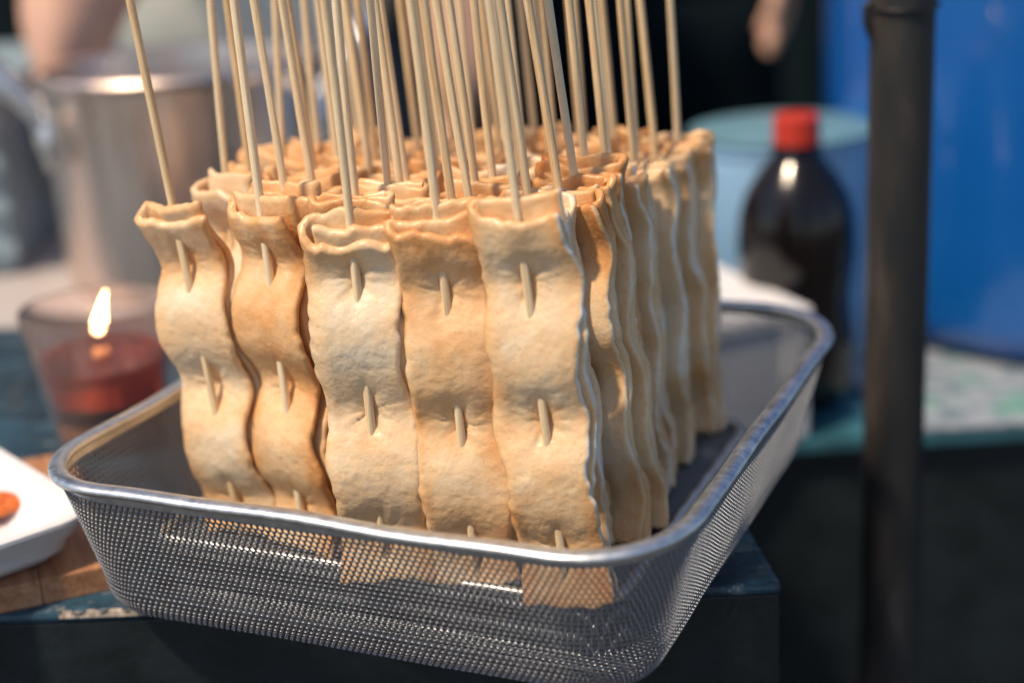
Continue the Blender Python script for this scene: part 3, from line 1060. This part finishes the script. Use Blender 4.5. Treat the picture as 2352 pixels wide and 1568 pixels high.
lathe('neck_ring', [(.0144, .1985 * k_), (.0178, .1990 * k_), (.0178, .2005 * k_), (.0144, .2010 * k_)], MBT.m, bt, seg=40)

tc_ = at(1800, 305, Y=1.135)
tub = thing('plastic_tub', 'pale blue round plastic tub behind the dark bottle', 'tub', (tc_.x, 1.135, RTZ + .0006))
th_ = tc_.z - RTZ
MTUB = simple('pale_blue_plastic', (.28, .50, .74), .4, 0, 12, .06)
lathe('tub_body', [(0, 0), (.060, 0), (.062, .004), (.0665, th_ - .008), (.069, th_ - .006), (.0695, th_), (.066, th_ + .001), (.063, th_ - .008), (.058, .008), (0, .006)], MTUB, tub, seg=72)
lathe('tub_lid', [(0, th_ + .010), (.04, th_ + .009), (.062, th_ + .005), (.0710, th_ + .0035), (.0710, th_ + .0015), (.0, th_ + .0020)], simple('pale_blue_lid', (.13, .27, .34), .4), tub, seg=72)

_dy = at(2300, 918, z=RTZ).y + .224
dr = thing('blue_drum', 'big bright blue plastic drum at the right edge', 'drum', (at(1868, 600, Y=_dy + .05).x + .226, _dy, RTZ + .0045))
MDR = simple('blue_plastic', (.004, .115, .44), .30, 0, 8, .08, .05, .001, coat=.8)
lathe('drum_body', [(0, 0), (.20, 0), (.218, .012), (.223, .03), (.224, .30), (.226, .60), (.220, .62), (.0, .622)], MDR, dr, seg=120, sharp=180)
lathe('drum_lid', [(0, .640), (.21, .640), (.230, .634), (.230, .6222), (0, .6225)], MDR, dr, seg=96)

# ---------------------------------------------------------------- steel post
px_ = at(2063, 500, Y=.785)
ps = thing('steel_post', 'dark rusty upright steel post in front of the blue drum', 'post', (px_.x, .785, GZ))
lathe('post_tube', [(.0165, 0), (.0165, 1.3), (.0150, 1.3), (.0150, 0)], MRUST, ps, seg=40, closed=True)
ctz = at(1990, 15, Y=.785).z - GZ
V_, F_ = tube_mesh([(.0178 * math.cos(a), .0178 * math.sin(a), ctz + .0015 * math.sin(a)) for a in np.linspace(0, 2 * PI, 33)], .0010, 8)
MTIE = simple('black_nylon', (.01, .01, .012), .45)
ti = mesh_obj('cable_tie', V_, F_, MTIE, ps)
tag(ti, 'black cable tie round the post')
tube('tail', [(-.0180, -.006, ctz + .003), (-.0205, -.007, ctz + .001), (-.0200, -.007, ctz - .008), (-.0178, -.0075, ctz - .0155)], [.0014, .0018, .0019, .0014], MTIE, ti, 8)

# ---------------------------------------------------------------- people behind
def skin_obj(name, chains, mat, parent, sub=2):
    """chains: list of lists of ((x,y,z), rx, ry); first point of a chain may be an index of an earlier vertex"""
    V, E, Rr = [], [], []
    for ch in chains:
        prev = None
        for it in ch:
            if isinstance(it, int):
                prev = it; continue
            p, rx, ry = it
            V.append(p); Rr.append((rx, ry)); idx = len(V) - 1
            if prev is not None: E.append((prev, idx))
            prev = idx
    me = bpy.data.meshes.new(name)
    me.from_pydata(V, E, [])
    o = bpy.data.objects.new(name, me)
    C.objects.link(o)
    o.parent = parent
    sm = o.modifiers.new('skin', 'SKIN'); sm.use_smooth_shade = True
    for i, sv in enumerate(me.skin_vertices[0].data):
        sv.radius = Rr[i]; sv.use_root = (i == 0)
    ss = o.modifiers.new('sub', 'SUBSURF'); ss.levels = sub; ss.render_levels = sub
    me.materials.append(mat)
    return o


MSKIN = simple('skin', (.62, .37, .27), .5, 0, 30, .08, .1, .0005)


def hand_chains(wr, side, start_idx, curl=.5, fx=0.0):
    """hand hanging down from the wrist; returns chains for palm and fingers"""
    x, y, z = wr
    ch = [[start_idx, ((x + fx * .02, y - .004, z - .035), .020, .034), ((x + fx * .04, y - .008, z - .075), .017, .040)]]
    return ch


def person(label, base, rz, shirt, trousers, arm_s, arm_pts, hair, ak=1.0):
    t = thing('person', label, 'person', base, rz)
    # body facing -Y locally; the arms hang at the sides, elbows a little bent
    B = []
    body = [((0, 0, .93), .10, .08), ((0, 0, 1.12), .11, .08), ((0, 0, 1.32), .12, .085), ((0, .01, 1.44), .07, .06), ((0, .0, 1.50), .052, .055), ((0, -.01, 1.56), .058, .065),
            ((0, -.012, 1.63), .074, .09), ((0, -.005, 1.70), .066, .082), ((0, .0, 1.735), .035, .045)]
    chains = [body]
    n = len(body)
    for s in (-1, 1):
        el, wr = arm_pts if s == arm_s else ((s * .235, .015, 1.11), (s * .215, -.05, .87))
        mdl = tuple(el[q] * .6 + wr[q] * .4 for q in range(3))
        arm = [2, ((s * .17, 0, 1.40), .050, .050), (tuple((s * .20, .0, 1.36)[q] * .5 + el[q] * .5 for q in range(3)), .044, .044), (el, .043 * ak, .043 * ak), (mdl, .041 * ak, .041 * ak), (wr, .029 * ak, .031 * ak)]
        chains.append(arm)
        n += 5
        wi = n - 1
        wx, wy, wz = wr
        # palm then five fingers
        chains.append([wi, ((wx, wy - .012, wz - .038), .018, .036), ((wx, wy - .020, wz - .072), .015, .040)])
        n += 2
        pi_ = n - 1
        for q, (off, ln) in enumerate(((-.030, .062), (-.010, .074), (.011, .070), (.031, .054))):
            bx_, by_, bz_ = wx, wy - .020 + off, wz - .082
            chains.append([pi_, ((bx_, by_, bz_), .009, .009), ((bx_ - s * .006, by_ - .003, bz_ - ln * .5), .0085, .0085), ((bx_ - s * .020, by_ - .005, bz_ - ln * .95), .0072, .0072)])
            n += 3
        chains.append([pi_ - 1, ((wx - s * .008, wy - .050, wz - .055), .011, .011), ((wx - s * .016, wy - .066, wz - .085), .0095, .0095), ((wx - s * .022, wy - .072, wz - .110), .008, .008)])
        n += 3
    # nose
    body_o = skin_obj('body', chains, MSKIN, t)
    # shirt, open neck, half sleeves
    sh = [[((0, 0, .79), .185, .130), ((0, 0, 1.05), .160, .115), ((0, 0, 1.25), .170, .12), ((0, .005, 1.38), .155, .10), ((0, .008, 1.46), .075, .07)],
          [2, ((-.18, 0, 1.385), .070, .070), ((-.222, .012, 1.24), .062, .062), ((-.238, .015, 1.14), .058, .058)],
          [2, ((.18, 0, 1.385), .070, .070), ((.222, .012, 1.24), .062, .062), ((.238, .015, 1.14), .058, .058)]]
    skin_obj('shirt', sh, shirt, t)
    tro = [[((0, 0, .93), .155, .115), ((0, 0, .82), .160, .115)],
           [1, ((-.09, 0, .78), .090, .095), ((-.10, 0, .48), .068, .072), ((-.10, .01, .08), .052, .06)],
           [1, ((.09, 0, .78), .090, .095), ((.10, 0, .48), .068, .072), ((.10, .01, .08), .052, .06)]]
    skin_obj('trousers', tro, trousers, t)
    for s in (-1, 1):
        skin_obj('shoe', [[((s * .10, .03, .035), .045, .035), ((s * .10, -.06, .03), .045, .03), ((s * .10, -.14, .025), .038, .022)]], MBLK, t, 1)
    skin_obj('hair', [[((0, .035, 1.60), .068, .06), ((0, .03, 1.69), .080, .075), ((0, .01, 1.755), .055, .065)]], hair, t)
    for s in (-1, 1):
        e = lathe('eye', [(0, -.010), (.007, -.006), (.0095, 0), (.007, .006), (0, .010)], simple('eye', (.03, .02, .02), .1, bump=0), t, seg=16, loc=(s * .030, -.082, 1.645), sharp=180)
    skin_obj('nose', [[((0, -.085, 1.645), .009, .009), ((0, -.100, 1.618), .013, .012)]], MSKIN, t, 1)
    skin_obj('mouth', [[((-.020, -.082, 1.585), .005, .005), ((0, -.088, 1.583), .006, .007), ((.020, -.082, 1.585), .005, .005)]], simple('lips', (.4, .12, .1), .4), t, 1)
    return t


hair = simple('dark_hair', (.015, .012, .01), .5, 0, 200, .4)
shirtA = simple('pale_grey_shirt', (.66, .70, .64), .85, 0, 60, .1)
jeansA = simple('blue_jeans', (.04, .08, .14), .85, 0, 120, .3)
person('person in a pale shirt and blue jeans standing behind the pot, one arm hanging down', (-.255, 1.62, GZ), 0, shirtA, jeansA, -1, ((-.045, -.20, 1.10), (-.110, -.30, .935)), hair, 1.5)
blkcloth = simple('black_cloth', (.004, .010, .014), .9, 0, 80, .3, spec=.1)
person('person in black clothes standing behind the skewers, one hand hanging down', (.20, 1.95, GZ), 0, blkcloth, blkcloth, 1, ((.16, -.05, 1.13), (.110, -.28, .985)), hair)

# dark curtain at the back of the stall
V, Fc = [], []
nx_, nz_ = 160, 6
for i in range(nx_ + 1):
    x = -2.4 + 5.6 * i / nx_
    y = 2.75 + .035 * math.sin(x * 17) + .02 * math.sin(x * 41 + 1)
    for k in range(nz_ + 1):
        V.append((x, y * 1 + .01 * math.sin(x * 30 + k), .02 + 2.3 * k / nz_))
for k2 in range(2):
    pass
n0 = len(V)
V += [(x, y + .012, z) for x, y, z in V]
for i in range(nx_):
    for k in range(nz_):
        a = i * (nz_ + 1) + k
        q = (a, a + nz_ + 1, a + nz_ + 2, a + 1)
        Fc.append(q); Fc.append(tuple(n0 + v for v in q[::-1]))
cu = mesh_obj('stall_curtain', V, Fc, simple('dark_teal_cloth', (.005, .012, .016), .9, 0, 60, .3, spec=.1))
cu.location = (0, 0, GZ)
tag(cu, 'dark blue-black curtain hanging across the back of the stall', 'curtain')
